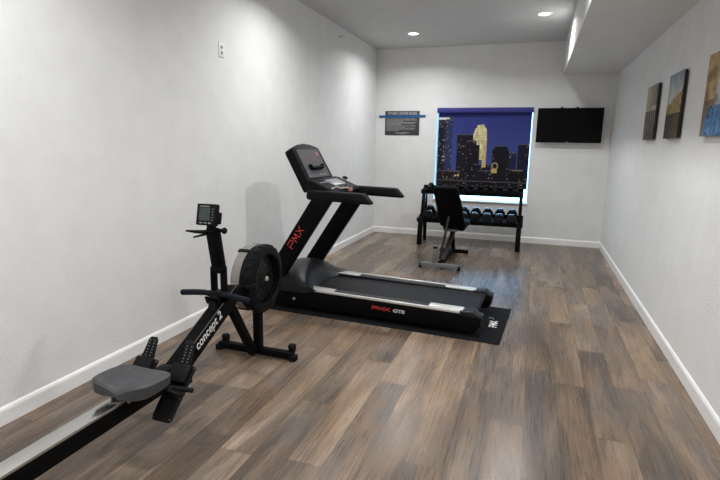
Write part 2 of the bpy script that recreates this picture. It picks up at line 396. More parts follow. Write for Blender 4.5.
# outlet, sprinkler
ot = thing('wall_outlet', 'small white twin outlet plate set high on the left wall', 'electrical outlet', (0, 3.825, 2.2))
MB().box((0, 3.787, 2.2), (.007, 3.863, 2.318), .003).obj('face_plate', TRIM, ot, ot.location)
for z in (2.237, 2.281):
    s_ = MB().cyl((.004, 3.825, z), (.0095, 3.825, z), .0165, n=20).obj('socket', mat('outlet_grey', (.45, .45, .44), .4), ot, ot.location)
    q = MB(); q.box((.009, 3.816, z-.004), (.0102, 3.819, z+.006)); q.box((.009, 3.831, z-.004), (.0102, 3.834, z+.006)); q.cyl((.009, 3.825, z-.009), (.0102, 3.825, z-.009), .0028, n=8)
    q.obj('slots', BLACK, s_)
    bpy.data.objects[s_.name].children[0].data.transform(Matrix.Translation(-ot.location))
sp = thing('fire_sprinkler', 'small sidewall fire sprinkler sticking out high on the left wall', 'sprinkler', (0, 6.5, 2.88))
MB().ring((0, 6.5, 2.88), (1, 0, 0), [(0, 0), (.035, 0), (.033, .006), (.016, .012), (0, .012)], 24).obj('escutcheon', TRIM, sp, sp.location)
b = MB(); b.cyl((.01, 6.5, 2.88), (.035, 6.5, 2.88), .012, n=12); b.tube([(.03, 6.488, 2.88), (.05, 6.485, 2.88), (.06, 6.5, 2.88)], .004, 6); b.tube([(.03, 6.512, 2.88), (.05, 6.515, 2.88), (.06, 6.5, 2.88)], .004, 6)
b.box((.058, 6.485, 2.876), (.062, 6.515, 2.90), .001); b.obj('sprinkler_head', STEEL, sp, sp.location)

# three canvas pictures on the right wall
def art1(u, v):      # u: 0 far edge .. 1 near edge, v up
    n1 = ns(u*6, v*3, 1); n2 = ns(u*30, v*6, 2)
    if v > .53: return mixc(mixc(lin(176, 162, 128), lin(96, 98, 102), u*1.1+n1*.5), lin(225, 215, 190), max(0, n1)*.8 + (.5 if u > .6 and v < .62 else 0))
    c = mixc(lin(96, 92, 88), lin(52, 50, 48), .5+n2)
    if abs(math.sin((u*5+v*1.5)*PI)) > .93 and v > .15: c = lin(150, 140, 122)
    if v < .18: c = mixc(lin(48, 44, 42), lin(140, 130, 120), .3+n2*1.6)
    return c
def art2(u, v):
    n1 = ns(u*5, v*6, 5); n2 = ns(u*22, v*16, 6)
    hz = .50+.22*u+.05*n1
    if v > hz: return mixc(lin(180, 184, 180), lin(92, 122, 146), (v-.6)*2.2+n1*.4-.25*u)
    if v > .38: return mixc(lin(118, 98, 60), lin(178, 156, 100), .5+n2*1.2-.4*(u < .35))
    c = mixc(lin(76, 60, 36), lin(36, 31, 24), .5+n2*1.3)
    if u > .6: c = mixc(c, lin(104, 84, 46), .5)
    if abs(v-(.30+.10*u+.02*math.sin(u*12))) < .018: c = lin(20, 18, 18)
    if u < .4 and v < .3: c = mixc(c, lin(40, 34, 30), .6)
    return c
def art3(u, v):
    n1 = ns(u*5, v*6, 9); n2 = ns(u*24, v*24, 10)
    c = mixc(lin(188, 164, 112), lin(128, 102, 68), .4+n1*1.2+n2*.6)
    if v < .45: c = mixc(c, lin(98, 68, 62), .7)
    d = math.hypot((u-.62), (v-.05)*1.1)
    if d < .50 and v < .37: 
        c = mixc(lin(92, 138, 184), lin(52, 88, 136), .4+n2)
        c = mixc(c, lin(120, 160, 200), max(0, ns(u*9, v*7, 20))*1.2)
        if abs(ns(u*4.5, v*3.5, 30)) < .035: c = lin(24, 40, 70)
    elif math.hypot(u-.75, (v-.48)*1.0) < .28: c = mixc(lin(205, 208, 212), lin(150, 150, 155), .3+n1)
    if math.hypot(u-.50, (v-.44)) < .06: c = lin(130, 124, 124)
    return c
ARTM = attr_mat('canvas_print', .55, .3)
EDGE = mat('dark_canvas_edge', (.02, .018, .017), .6)
for nm, y0, y1, f, lab in (('a', 5.30, 5.75, art1, 'canvas picture farthest along the right wall, pale yellow sky above grey field'),
                     ('b', 4.45, 4.88, art2, 'middle canvas picture on the right wall, blue sky over golden trees'),
                     ('c', 3.42, 3.875, art3, 'nearest canvas picture on the right wall, gold and brown with blue folds')):
    t = thing('canvas_picture', lab, 'picture', (W, (y0+y1)/2, 1.58), 0, 'canvas pictures on the right wall')
    grid_print('printed_face', 90, 100, lambda u, v: (3.572, y1-(y1-y0)*u, 1.583+.502*v), f, ARTM, t, .003, (-1, 0, 0), t.location)
    MB().box((3.5755, y0+.001, 1.584), (W-.010, y1-.001, 2.084), .001).obj('canvas_side', EDGE, t, t.location)
    MB().box((W-.0105, y0+.08, 1.9), (W, y1-.08, 1.94), .001).obj('hanging_bar', EDGE, t, t.location)

# ------------------------------------------------------------------ floor mat under the treadmill
A_T = math.radians(-3.0)
mt = thing('floor_mat', 'black rubber equipment mat lying under the treadmill', 'mat', (.32, 4.36, 0), A_T)
MB().box((0, -.468, 0.0005), (2.13, .455, .007), .002).obj('mat_sheet', RUBBER, mt)
M0 = frame((2.06, -.10, .0072), (-.06, 1, 0), (-1, -.06, 0))
strokes('mat_emblem', [GP, GM, GX], .042, .055, .012, .012, M0, WHITEP, mt)
MB().tube([Vector((1.99, .105, .0074))+Vector((.024*math.cos(a), .024*math.sin(a), 0)) for a in [(-20+i*20)*PI/180 for i in range(9)]], .0025, 6).obj('emblem_arc', GREYP, mt)

# ------------------------------------------------------------------ treadmill (own axes: x along the deck, y across, z up)
tr = thing('treadmill', 'large black treadmill with red lettered uprights facing the left wall', 'treadmill', (.30, 4.335, 0.007), A_T)
# base frame: side skirts as one chassis
b = MB()
HW_ = .365
for s in (-1, 1):
    ya, yb = sorted((s*(HW_-.03), s*HW_))
    b.prism([(.02, .05), (.10, .035), (1.88, .035), (1.95, .06), (1.95, .185), (.45, .205), (.02, .20)], 1, ya, yb, .004)
b.box((-.015, -.372, .05), (.3, .372, .24), .02); b.box((.05, -.33, .06), (1.9, .33, .12)); b.box((.04, -.34, .045), (.2, .34, .2), .01)
b.obj('chassis', BLACK, tr)
for s in (-1, 1):
    for x in (.22, 1.78):
        MB().cyl((x, s*.30, 0), (x, s*.30, .07), .03, n=20, bev=.004).obj('levelling_foot', RUBBER, tr)
MB().box((.40, -.268, .135), (1.94, .268, .185), .022, seg=4).obj('running_belt', mat('belt_rubber', (.0095, .010, .012), .5, spec=.14, bump=.4, bscale=500), tr)
for s in (-1, 1):
    zt = .203; ya, yb = sorted((s*.262, s*.345))
    r_ = MB().prism([(.42, .17), (1.84, .165), (1.84, .193), (.42, .209)], 1, ya, yb, .003).obj('foot_rail', PLAST, tr)
    e = MB(); ya, yb = sorted((s*.350, s*.372)); e.prism([(.44, .192), (1.84, .176), (1.84, .199), (.44, .215)], 1, ya, yb, .006)
    ya, yb = sorted((s*.262, s*.35)); e.prism([(.44, .205), (.66, .2025), (.70, .2065), (.44, .216)], 1, ya, yb, .001)
    e.prism([(1.60, .1945), (1.84, .190), (1.84, .2025), (1.56, .205)], 1, ya, yb, .001)
    e.obj('silver_edge_trim', SILVER, r_)
    c_ = MB(); ya, yb = sorted((s*.258, s*.378))
    c_.prism([(1.82, .165), (1.99, .155), (1.998, .165), (1.995, .17), (1.96, .18), (1.93, .205), (1.90, .207), (1.87, .20), (1.82, .2015)], 1, ya, yb, .006)
    c_.obj('rear_end_cap', PLAST, tr)
    c_ = MB(); c_.prism([(1.82, .04), (1.95, .045), (1.985, .08), (1.992, .16), (1.82, .166)], 1, ya+.004, yb-.004, .004); c_.obj('end_block', BLACK, tr)
# motor hood with swept, bowed rear edge
def hood():
    bm = bmesh.new(); n = 24; prof = [(0, .17), (-.01, .20), (.02, .30), (.08, .345), (.19, .355), (.28, .335), (.36, .29), (.42, .235), (.46, .188)]
    R = []
    for j in range(n+1):
        y = -.385+.77*j/n; k = abs(y)/.385; row = []
        for i, (x, z) in enumerate(prof):
            w = i/(len(prof)-1)
            xx = x+(.11*k**2-.02)*w**2.2; zz = z-(.06 if 2 <= i <= 6 else .0)*k**4 + (.02*k**3 if i == len(prof)-1 else 0)
            row.append(bm.verts.new((xx, y, zz)))
        R.append(row)
    for j in range(n):
        for i in range(len(prof)-1): bm.faces.new((R[j][i], R[j+1][i], R[j+1][i+1], R[j][i+1]))
    for row, fl in ((R[0], 1), (R[n], 0)):
        x0 = row[0].co; e = [bm.verts.new((row[-1].co.x-.1, row[-1].co.y, .17))]
        vs = row+e; bm.faces.new(vs if fl else vs[::-1])
    bmesh.ops.recalc_face_normals(bm, faces=bm.faces[:])
    m = MB(); m.merge(bm); return m
hd = hood().obj('motor_hood', PLAST, tr)
b = MB(); b.cyl((.33, -.386, .11), (.33, -.392, .11), .013, n=16); b.obj('hood_screw', STEEL, hd)
# uprights
for s in (-1, 1):
    ya, yb = sorted((s*.30, s*.372)); y0 = ya
    up = MB().prism([(px_+(.022 if s < 0 else .07), pz_) for px_, pz_ in ((-.02, .27), (.17, .27), (.675, 1.035), (.485, 1.035))], 1, ya, yb, .008).obj('upright', BLACK, tr)
    if s < 0:
        d = Vector((.505, 0, .765)).normalized()
        M = frame(Vector((.308, -.3735, .562)), d, (-d.z, 0, d.x))
        M = M @ Matrix.Diagonal((1, 1, 1, 1))
        strokes('emblem', [GP, GM, GX], .058, .060, .020, .0068, M, REDP, up)
# handrails
for s in (-1, 1):
    xe = 1.035 if s < 0 else 1.10; ya, yb = sorted((s*.29, s*.375))
    MB().prism([(.445, 1.02), (.465, 1.01), (xe, .998), (xe+.015, 1.005), (xe-.05, 1.078), (xe-.07, 1.088), (.475, 1.094), (.448, 1.082)], 1, ya, yb, .016, seg=3).obj('handrail', SATIN, tr)
# console
con = MB()
d = Vector((-.15, 0, .26)).normalized(); nrm = Vector((d.z, 0, -d.x))   # up along face, facing user
M = Matrix((Vector((0, 1, 0)), d, nrm)).transposed().to_4x4(); M.translation = Vector((.40, 0, 1.185))
pts = [(-.275, -.10), (.275, -.10), (.262, .295), (.245, .312), (.12, .342), (0, .352), (-.12, .342), (-.245, .312), (-.262, .295)]
con.prism(pts, 2, -.09, 0, .012, M=M)
con = con.obj('console', SATIN, tr)
MB().prism([(-.215, -.0), (.215, -.0), (.205, .285), (-.205, .285)], 2, 0, .003, .0, M=M).obj('control_panel', mat('panel_grey', (.06, .062, .068), .3), con)
k = MB()
for i in range(4):
    for x in (-.06, -.025, .025, .06): k.box((x-.011, .16+i*.022, .003), (x+.011, .172+i*.022, .0045), M=M)
k.obj('display_digits', mat('dim_digits', (.16, .05, .05), .4), con)
MB().prism([(-.125, .085), (-.10, .075), (.10, .075), (.125, .085), (.13, .125), (.115, .125), (.095, .10), (-.095, .10), (-.115, .125), (-.13, .125)], 2, 0, .035, .004, M=M).obj('device_ledge', BLACK, con)
MB().cyl(M @ Vector((.15, .235, .003)), M @ Vector((.15, .235, .006)), .019, n=20).obj('stop_button', mat('pink_red', (.45, .16, .15), .4), con)
GB = mat('grey_button', (.22, .22, .22), .4)
for x in (-.05, -.02, .01, .04, .07): MB().box((x+.06, .018, .003), (x+.078, .030, .006), .001, M=M).obj('button', GB, con)
for x in (-.17, -.15): MB().box((x, .2, .003), (x+.012, .24, .005), M=M).obj('indicator_strip', mat('dim_strip', (.12, .12, .12), .4), con)
# console mast and shelf between the rails
MB().prism([(.395, 1.09), (.41, 1.18), (.47, 1.17), (.66, 1.095), (.68, 1.06), (.60, 1.03), (.44, 1.03)], 1, -.30, .30, .012).obj('shelf', SATIN, tr)
sh = MB(); d2 = Vector((.19, 0, -.075)).normalized(); n2 = Vector((-d2.z, 0, d2.x))
M2 = Matrix((Vector((0, 1, 0)), d2, -n2)).transposed().to_4x4(); M2.translation = Vector((.465, 0, 1.168))
b = MB(); b.box((-.10, .02, -.008), (.17, .14, -.001), .003, M=M2); b.obj('shelf_pad', mat('pad_grey', (.17, .18, .19), .35), tr)
for i in range(5): MB().box((-.24+i*.03, .05, -.006), (-.222+i*.03, .065, -.001), .001, M=M2).obj('shelf_button', GB, tr)
kk = MB(); kk.tube([(.66, -.02, 1.08), (.67, -.02, 1.14), (.665, -.02, 1.185)], .003, 8); kk.ring((.66, -.02, 1.19), (.45, -.3, 1), [(0, -.006), (.02, -.006), (.027, 0), (.02, .006), (0, .006)], 20)
kk.obj('safety_key', BLACK, tr)
MB().tube([(.60, -.20, 1.095), (.64, -.16, 1.118), (.66, -.1, 1.10), (.69, -.03, 1.105), (.66, .03, 1.10), (.70, .0, 1.075)], .004, 8).obj('safety_cord', mat('pale_cord', (.6, .55, .42), .6), tr)
MB().box((.685, -.01, 1.065), (.715, .035, 1.098), .006).obj('clip', mat('pink_red', (.45, .16, .15), .4), tr)
MB().box((.60, -.235, 1.085), (.635, -.20, 1.11), .006).obj('white_button', WHITEP, tr)
# side lettering
MX = Matrix.Translation((1.075, -.3665, .110)) @ Matrix.Rotation(PI/2, 4, 'X')
strokes('side_emblem', [GP, GM, GX], .046, .027, .010, .0065, MX, REDP, tr)
text('side_letters', 'GTS', .038, Matrix.Translation((1.262, -.3665, .108)) @ Matrix.Rotation(PI/2, 4, 'X'), mat('grey_letters', (.55, .55, .55), .5), tr, sx=1.5, off=.0018)

# ------------------------------------------------------------------ rowing machine
RX = .80
ro = thing('rowing_machine', 'black rowing machine with grey seat and round flywheel beside the left wall', 'rowing machine', (RX, 2.97, 0))
L = ro.location
ff = MB().box((RX-.32, 2.945, .012), (RX+.28, 2.995, .062), .006).obj('front_foot', BLACK, ro, L)
for s in (-1, 1):
    cc = MB(); cc.box((RX-.02+s*.30-.022, 2.94, 0), (RX-.02+s*.30+.022, 3.0, .04), .005)
    cc.obj('foot_pad', RUBBER, ff)
    cc = MB(); cc.prism([(2.985, .045), (3.01, .035), (3.03, .055), (3.035, .085), (3.02, .105), (2.985, .105), (2.975, .09), (2.985, .075)], 0, RX-.02+s*.272-.02, RX-.02+s*.272+.02, .004)
    cc.obj('caster_fork', SATIN, ff)
for o_ in ff.children: o_.data.transform(Matrix.Translation(-L))
MB().bar((RX, 2.62, .50), (RX, 2.90, .045), .045, .055).obj('leg', BLACK, ro, L)
MB().bar((RX, 2.975, .045), (RX, 2.975, .38), .05, .06).obj('leg', BLACK, ro, L)
b = MB(); b.bar((RX, .86, .06), (RX, .84, .22), .05, .09); b.box((RX-.18, .80, .012), (RX+.18, .86, .06), .006); b.obj('rear_leg', BLACK, ro, L)
# monorail
rail = MB().box((RX-.04, .72, .205), (RX+.04, 2.15, .292), .002).obj('monorail', BLACK, ro, L)
b = MB().box((RX-.041, .72, .288), (RX+.041, 2.05, .301), .0015).obj('rail_track', mat('polished_track', (.62, .62, .61), .22, metal=1), rail); b.data.transform(Matrix.Translation(-L))
b = MB().box((RX-.045, .70, .20), (RX+.045, .722, .315), .004).obj('rail_end_cap', SATIN, rail); b.data.transform(Matrix.Translation(-L))
# main frame rising to the flywheel
sl = Vector((0, .219, .109)).normalized(); nn = Vector((0, -sl.z, sl.y))
P0 = Vector((RX, 2.02, .285)); P1 = Vector((RX, 2.66, .285+.64*sl.z/sl.y))
b = MB(); b.bar(P0-nn*.052, P1-nn*.052, .080, .104); mf = b.obj('main_frame', BLACK, ro, L)
b = MB(); 
for s in (-1, 1): b.bar(P0+Vector((s*.039, .05, .025))+nn*.0, P1+Vector((s*.039, 0, 0))+nn*.0005, .003, .004, bev=0)
o_ = b.obj('edge_strip', mat('grey_edge', (.12, .12, .12), .4), mf); o_.data.transform(Matrix.Translation(-L))  # thin strips, paler grey than the frame, along its two upper edges
tx = Vector((RX+.0405, 2.245, .327))-L
text('frame_lettering', 'concept 2', .082, frame(tx, sl, nn), WHITEP, mf, sx=.84, off=.0012, shear=.1, sp=1.0)
# flywheel
FC = Vector((RX-.015, 3.005, .562)); R_ = .232; fw = .085
b = MB()
for i in range(22):     # moulded lugs round the rim
    a = 2*PI*i/22; d = Vector((0, math.cos(a), math.sin(a))); c0 = FC+d*(R_+.003)
    b.bar(c0+Vector((.038, 0, 0)), c0+Vector((.070, 0, 0)), .034, .012, side=(0, -d.z, d.y), bev=.003)
for a in (68, 116, 236):
    a = math.radians(a); d = Vector((0, math.cos(a), math.sin(a))); c0 = FC+d*(R_)
    b.bar(c0+Vector((-fw+.006, 0, 0)), c0+Vector((0, 0, 0)), .03, .014, side=(0, -d.z, d.y), bev=.003)
b.ring(FC, (1, 0, 0), [(0, -fw), (.10, -fw), (.17, -fw), (R_-.02, -fw+.004), (R_, -fw+.02), (R_, -.002), (R_-.002, .0), (R_-.002, .035), (R_+.002, .04), (R_+.002, fw-.012), (R_-.02, fw), (.178, fw+.004), (.172, fw-.004), (.172, fw-.05), (0, fw-.05)], 56)
hs = b.obj('flywheel_housing', SATIN, ro, L)
SCR = bpy.data.materials.new('perforated_steel'); SCR.use_nodes = True
nt = SCR.node_tree; bsd = nt.nodes['Principled BSDF']; vo = nt.nodes.new('ShaderNodeTexVoronoi'); vo.inputs['Scale'].default_value = 420; vo.inputs['Randomness'].default_value = 0
tc = nt.nodes.new('ShaderNodeTexCoord'); nt.links.new(tc.outputs['Object'], vo.inputs['Vector']); rp = nt.nodes.new('ShaderNodeValToRGB')
rp.color_ramp.elements[0].position = .35; rp.color_ramp.elements[0].color = (.10, .095, .09, 1); rp.color_ramp.elements[1].position = .5; rp.color_ramp.elements[1].color = (.36, .335, .305, 1)
nt.links.new(vo.outputs['Distance'], rp.inputs[0]); nt.links.new(rp.outputs[0], bsd.inputs['Base Color']); bsd.inputs['Metallic'].default_value = .5; bsd.inputs['Roughness'].default_value = .45
def sub(o_): o_.data.transform(Matrix.Translation(-L)); return o_
sub(MB().ring(FC, (1, 0, 0), [(R_+.0015, -fw+.020), (R_+.0025, -fw+.024), (R_+.0025, -.004), (R_+.001, -.002)], 60, a0=math.radians(70), a1=math.radians(112)).obj('perforated_screen', SCR, hs))
sub(MB().ring(FC, (1, 0, 0), [(R_+.0015, -fw+.020), (R_+.0025, -fw+.024), (R_+.0025, -.004), (R_+.001, -.002)], 60, a0=math.radians(120), a1=math.radians(232)).obj('perforated_screen', SCR, hs))
b = MB()
for i in range(14):
    a = 2*PI*i/14; d = Vector((0, math.cos(a), math.sin(a))); d2_ = Vector((0, math.cos(a+.5), math.sin(a+.5)))
    b.tube([FC+Vector((fw-.008, 0, 0))+d*.02, FC+Vector((fw-.004, 0, 0))+(d+d2_).normalized()*.10, FC+Vector((fw-.006, 0, 0))+d2_*.176], .0022, 6)
for r in (.045, .085, .125, .16): b.ring(FC+Vector((fw-.005, 0, 0)), (1, 0, 0), [(r-.0015, 0), (r, .002), (r+.0015, 0), (r, -.002), (r-.0015, 0)], 40)
sub(b.obj('side_grille', BLACK, hs))
sub(MB().ring(FC+Vector((fw-.045, 0, 0)), (1, 0, 0), [(0, .0), (.15, .0), (.16, -.004), (.16, -.04)], 40).obj('flywheel_disc', mat('dark_steel', (.05, .05, .052), .35, metal=.6), hs))
sub(MB().ring(FC+Vector((fw-.012, 0, 0)), (1, 0, 0), [(0, .012), (.009, .012), (.012, .006), (.02, .003), (.02, -.01)], 20).obj('hub_cap', mat('hub_pale', (.5, .5, .4), .4), hs))
b = MB(); b.box((FC.x+.03, FC.y-R_-.02, FC.z-.015), (FC.x+fw+.006, FC.y-R_+.075, FC.z+.012), .006); sub(b.obj('damper_lever', SATIN, hs))
# frame head carrying mast, chain shroud
b = MB(); b.prism([(2.44, .46), (2.60, .46), (2.80, .50), (2.80, .57), (2.70, .585), (2.60, .575), (2.46, .585)], 0, RX-.03, RX+.022, .006); b.obj('chain_shroud', SATIN, ro, L)
# mast with slot
b = MB()
b.bar((RX-.035, 2.53, .53), (RX-.035, 2.53, .74), .014, .06); b.bar((RX+.035, 2.53, .53), (RX+.035, 2.53, .74), .014, .06)
b.box((RX-.042, 2.50, .53), (RX+.042, 2.56, .60), .004); b.box((RX-.042, 2.50, .715), (RX+.042, 2.56, .755), .006)
b.bar((RX, 2.535, .745), (RX, 2.49, .975), .075, .05, bev=.006)
b.cyl((RX-.035, 2.49, .97), (RX+.035, 2.49, .97), .030, n=20, bev=.004)
ms = b.obj('monitor_arm', BLACK, ro, L)
sub(MB().tube([(RX-.03, 2.46, .975), (RX-.08, 2.43, .978), (RX-.125, 2.40, .985)], [.012, .010, .005], 10).obj('device_cradle', SATIN, ms))
sub(MB().tube([(RX-.03, 2.46, .962), (RX-.09, 2.42, .945)], [.008, .005], 8).obj('device_cradle', SATIN, ms))
b = MB(); b.cyl((RX+.03, 2.49, .985), (RX+.07, 2.49, .985), .011, n=16); b.ring((RX+.078, 2.49, .985), (1, 0, 0), [(0, -.01), (.016, -.01), (.02, 0), (.016, .01), (0, .01)], 16); sub(b.obj('clamp_knob', SATIN, ms))
# monitor
Rm = Matrix.Translation((RX-.004, 2.455, 1.078)) @ Matrix.Rotation(math.radians(-12), 4, 'X') @ Matrix.Rotation(math.radians(-6), 4, 'Z')
b = MB(); b.box((-.074, -.018, -.062), (.072, .012, .064), .006, M=Rm); b.box((.0, .008, -.05), (.074, .035, .02), .006, M=Rm); b.cyl((RX, 2.475, .975), (RX, 2.475, 1.03), .028, n=18)
mo = b.obj('monitor', SATIN, ro, L)
sub(MB().box((-.052, -.0195, -.035), (.028, -.017, .042), M=Rm).obj('screen', mat('lcd_green_grey', (.03, .045, .041), .2), mo))
for i in range(3): sub(MB().box((-.045+i*.032, -.0205, -.052), (-.025+i*.032, -.017, -.044), .001, M=Rm).obj('button', mat('grey_button', (.4, .4, .4), .4), mo))
for i in range(5): sub(MB().box((.038, -.0205, -.034+i*.016), (.058, -.017, -.026+i*.016), .001, M=Rm).obj('button', mat('dark_button', (.05, .05, .055), .4), mo))
b = MB()
b.box((-.05, -.0195, .047), (.02, -.0175, .0515), M=Rm); sub(b.obj('maker_strip', mat('dim_print', (.25, .25, .25), .5), mo))
# handle
b = MB()
yh, zh = 2.485, .588
b.bar((RX-.06, yh+.01, zh), (RX+.06, yh+.01, zh), .035, .03, side=(0, 0, 1), bev=.006); b.cyl((RX, yh+.01, zh), (RX, yh+.09, zh-.0), .012)
hn = b.obj('handle', SATIN, ro, L)
for s in (-1, 1):
    sub(MB().tube([(RX+s*.03, yh+.01, zh), (RX+s*.08, yh+.005, zh+.003), (RX+s*.15, yh-.002, zh-.001), (RX+s*.235, yh-.008, zh-.010), (RX+s*.243, yh-.009, zh-.011)], [.014, .0175, .018, .018, .010], 14).obj('grip', mat('dark_blue_foam', (.007, .009, .015), .6, spec=.12), hn))
b = MB(); b.bar((RX, 2.47, .53), (RX, 2.45, .58), .1, .012); b.obj('handle_hook', BLACK, ro, L)
# footrests
for s in (-1, 1):
    xc = RX+(.15 if s > 0 else -.085); h0 = Vector((xc, 1.795, .160)); t0 = Vector((xc, 2.005, .362)); d = (t0-h0).normalized(); nf = Vector((0, -d.z, d.y))
    Mf = Matrix((Vector((1, 0, 0)), d, nf)).transposed().to_4x4(); Mf.translation = h0; LL = (t0-h0).length
    w = .058
    fr_ = MB().prism([(-w+.012, 0), (w-.012, 0), (w, .012), (w+.004, LL-.01), (w-.005, LL), (-w+.005, LL), (-w-.004, LL-.01), (-w, .012)], 2, -.008, .004, .003, M=Mf).obj('footrest', SATIN, ro, L)
    # flexfoot: upper heel-and-toe piece with holes
    sub(MB().box((-w+.004, LL-.10, .004), (w-.004, LL-.005, .038), .008, M=Mf).obj('toe_block', SATIN, fr_))
    d3 = Vector((0, .55, .84)).normalized()
    Mg = Matrix((Vector((1, 0, 0)), d3, Vector((0, -d3.z, d3.y)))).transposed().to_4x4(); Mg.translation = Vector((xc, 2.0, .38))
    sub(MB().prism([(-.04, -.02), (.04, -.02), (.028, .085), (.018, .10), (-.018, .10), (-.028, .085)], 2, -.004, .006, .003, M=Mg).obj('flex_foot', SATIN, fr_))
    b = MB()
    for i in range(6):
        for x in (-.014, .014): b.cyl(Mg @ Vector((x, i*.016, .006)), Mg @ Vector((x, i*.016, .0075)), .003, n=8)
    sub(b.obj('hole_row', mat('hole_grey', (.2, .2, .2), .6), fr_))
    for x, y in ((-w+.009, .014), (w-.009, .014), (-w+.006, LL*.42), (w-.006, LL*.42), (w-.004, LL-.012), (-w+.004, LL-.012)): sub(MB().cyl(Mf @ Vector((x, y, .003)), Mf @ Vector((x, y, .0062)), .0035, n=8).obj('screw', STEEL, fr_))
    st = [Mf @ Vector((-w-.006, LL*.52, -.002)), Mf @ Vector((-w-.004, LL*.5, .04)), Mf @ Vector((-.03, LL*.50, .062)), Mf @ Vector((.03, LL*.50, .062)), Mf @ Vector((w+.004, LL*.5, .04)), Mf @ Vector((w+.006, LL*.52, -.002))]
    b = MB()
    for p_, q_ in zip(st, st[1:]): b.bar(p_, q_, .030, .004, side=d, bev=.001)
    sub(b.obj('foot_strap', mat('webbing', (.015, .015, .016), .85), fr_))
    if s > 0:
        b = MB(); b.tube([Mf @ Vector((.03, LL*.52, .066)), Mf @ Vector((w+.02, LL*.54, .05)), Mf @ Vector((w+.07, LL*.56, .04))], [.010, .013, .012], 10); sub(b.obj('strap_buckle', SATIN, fr_))
b = MB(); b.bar((RX-.2, 1.97, .30), (RX+.2, 1.97, .30), .03, .03, side=(0, 0, 1)); b.box((RX-.035, 1.96, .285), (RX+.04, 2.05, .325), .008); b.obj('footrest_crossbar', SATIN, ro, L)
b = MB(); b.cyl((RX+.03, 2.165, .38), (RX+.06, 2.165, .40), .01); b.ring((RX+.055, 2.16, .405), (.4, -.4, .8), [(0, -.012), (.020, -.012), (.023, 0), (.018, .012), (0, .014)], 20); b.obj('knob', SATIN, ro, L)
# seat
def seat():
    bm = bmesh.new(); nx, ny = 30, 22; hw, hl = .160, .128; T = []; B = []
    def outline(u, v):
        # superellipse mapping, notch at the rear
        x = u*hw; y = v*hl
        mx = max(abs(u), abs(v)); k = mx/((abs(u)**4.5+abs(v)**4.5)**(1/4.5)) if mx > 0 else 1; x *= k; y *= k
        x *= 1-.10*max(0, v)**2-.02*max(0, -v)
        if v < 0: y += .008*math.exp(-(u/.26)**2)*(-v)**1.5
        return x, y
    for j in range(ny+1):
        v = -1+2*j/ny
        for i in range(nx+1):
            u = -1+2*i/nx; x, y = outline(u, v)
            e = max(abs(u), abs(v)); rim = max(0, (e-.86)/.14)**2
            z = .392+.014*abs(u)**2+.010*max(0, -v)-.012*math.exp(-((abs(u)-.45)/.25)**2-((v+.2)/.5)**2)-.034*math.exp(-((u-.1)/.30)**2)*max(0, -v)-.014*rim-.014*max(0, v)
            T.append(bm.verts.new((RX+.034+x, 1.762+y, z)))
            B.append(bm.verts.new((RX+.034+x*.985, 1.762+y*.985, .340+.004*abs(u))))
    ix = lambda i, j: j*(nx+1)+i
    for j in range(ny):
        for i in range(nx):
            bm.faces.new([T[ix(*q)] for q in ((i, j), (i+1, j), (i+1, j+1), (i, j+1))]); bm.faces.new([B[ix(*q)] for q in ((i, j), (i, j+1), (i+1, j+1), (i+1, j))])
    per = [(i, 0) for i in range(nx)]+[(nx, j) for j in range(ny)]+[(i, ny) for i in range(nx, 0, -1)]+[(0, j) for j in range(ny, 0, -1)]
    for a, c_ in zip(per, per[1:]+per[:1]): bm.faces.new((T[ix(*a)], B[ix(*a)], B[ix(*c_)], T[ix(*c_)]))
    bmesh.ops.recalc_face_normals(bm, faces=bm.faces[:]); m = MB(); m.merge(bm); return m
se = seat().obj('seat', mat('grey_seat_foam', (.044, .046, .049), .62, bump=.15, bscale=500), ro, L)
b = MB(); b.box((RX-.05, 1.69, .318), (RX+.05, 1.83, .341), .003)
for s in (-1, 1):
    b.box((RX+s*.05-.004, 1.70, .282), (RX+s*.05+.004, 1.82, .325), .002)
sub(b.obj('seat_carriage', STEEL, se))
for y in (1.73, 1.80):
    sub(MB().cyl((RX-.03, y, .3125), (RX+.03, y, .3125), .0115, n=16).obj('seat_roller', WHITEP, se))

# ------------------------------------------------------------------ dumbbell rack (own axes, x along)
RKA = math.radians(1.0)
rk = thing('dumbbell_rack', 'black two-tier metal dumbbell rack standing under the window', 'rack', (.96, 7.44, 0), RKA)
RL = 1.50
def tier(x0, x1, y, z, t=.30, th=math.radians(14)):
    M = Matrix.Translation((0, y, z)) @ Matrix.Rotation(th, 4, 'X')
    b = MB(); b.box((x0, -.02, -.03), (x1, -.0, .035), .003, M=M); b.box((x0, t, -.03), (x1, t+.02, .035), .003, M=M)
    b.box((x0, 0, -.004), (x1, t, .004), M=M); return b, M
b, ML = tier(-.03, RL+.02, .06, .375); b.obj('lower_shelf', BLACK, rk)
b, MU = tier(-.02, RL+.0, .27, .790, .21); b.obj('upper_shelf', BLACK, rk)
for x in (.03, RL-.03):
    MB().bar((x, .0, 0), (x, .07, .40), .07, .07, bev=.004).obj('leg', BLACK, rk)
    MB().bar((x, .44, 0), (x, .40, .82), .05, .05, bev=.004).obj('leg', BLACK, rk)
    b = MB(); b.bar((x, .06, .375), (x, .42, .44), .045, .045, bev=.003); b.bar((x, .26, .78), (x, .42, .81), .045, .045, bev=.003)
    b.bar((x, .27, .81), (x, .15, .41), .05, .05, bev=.003)
    b.obj('side_brace', BLACK, rk)
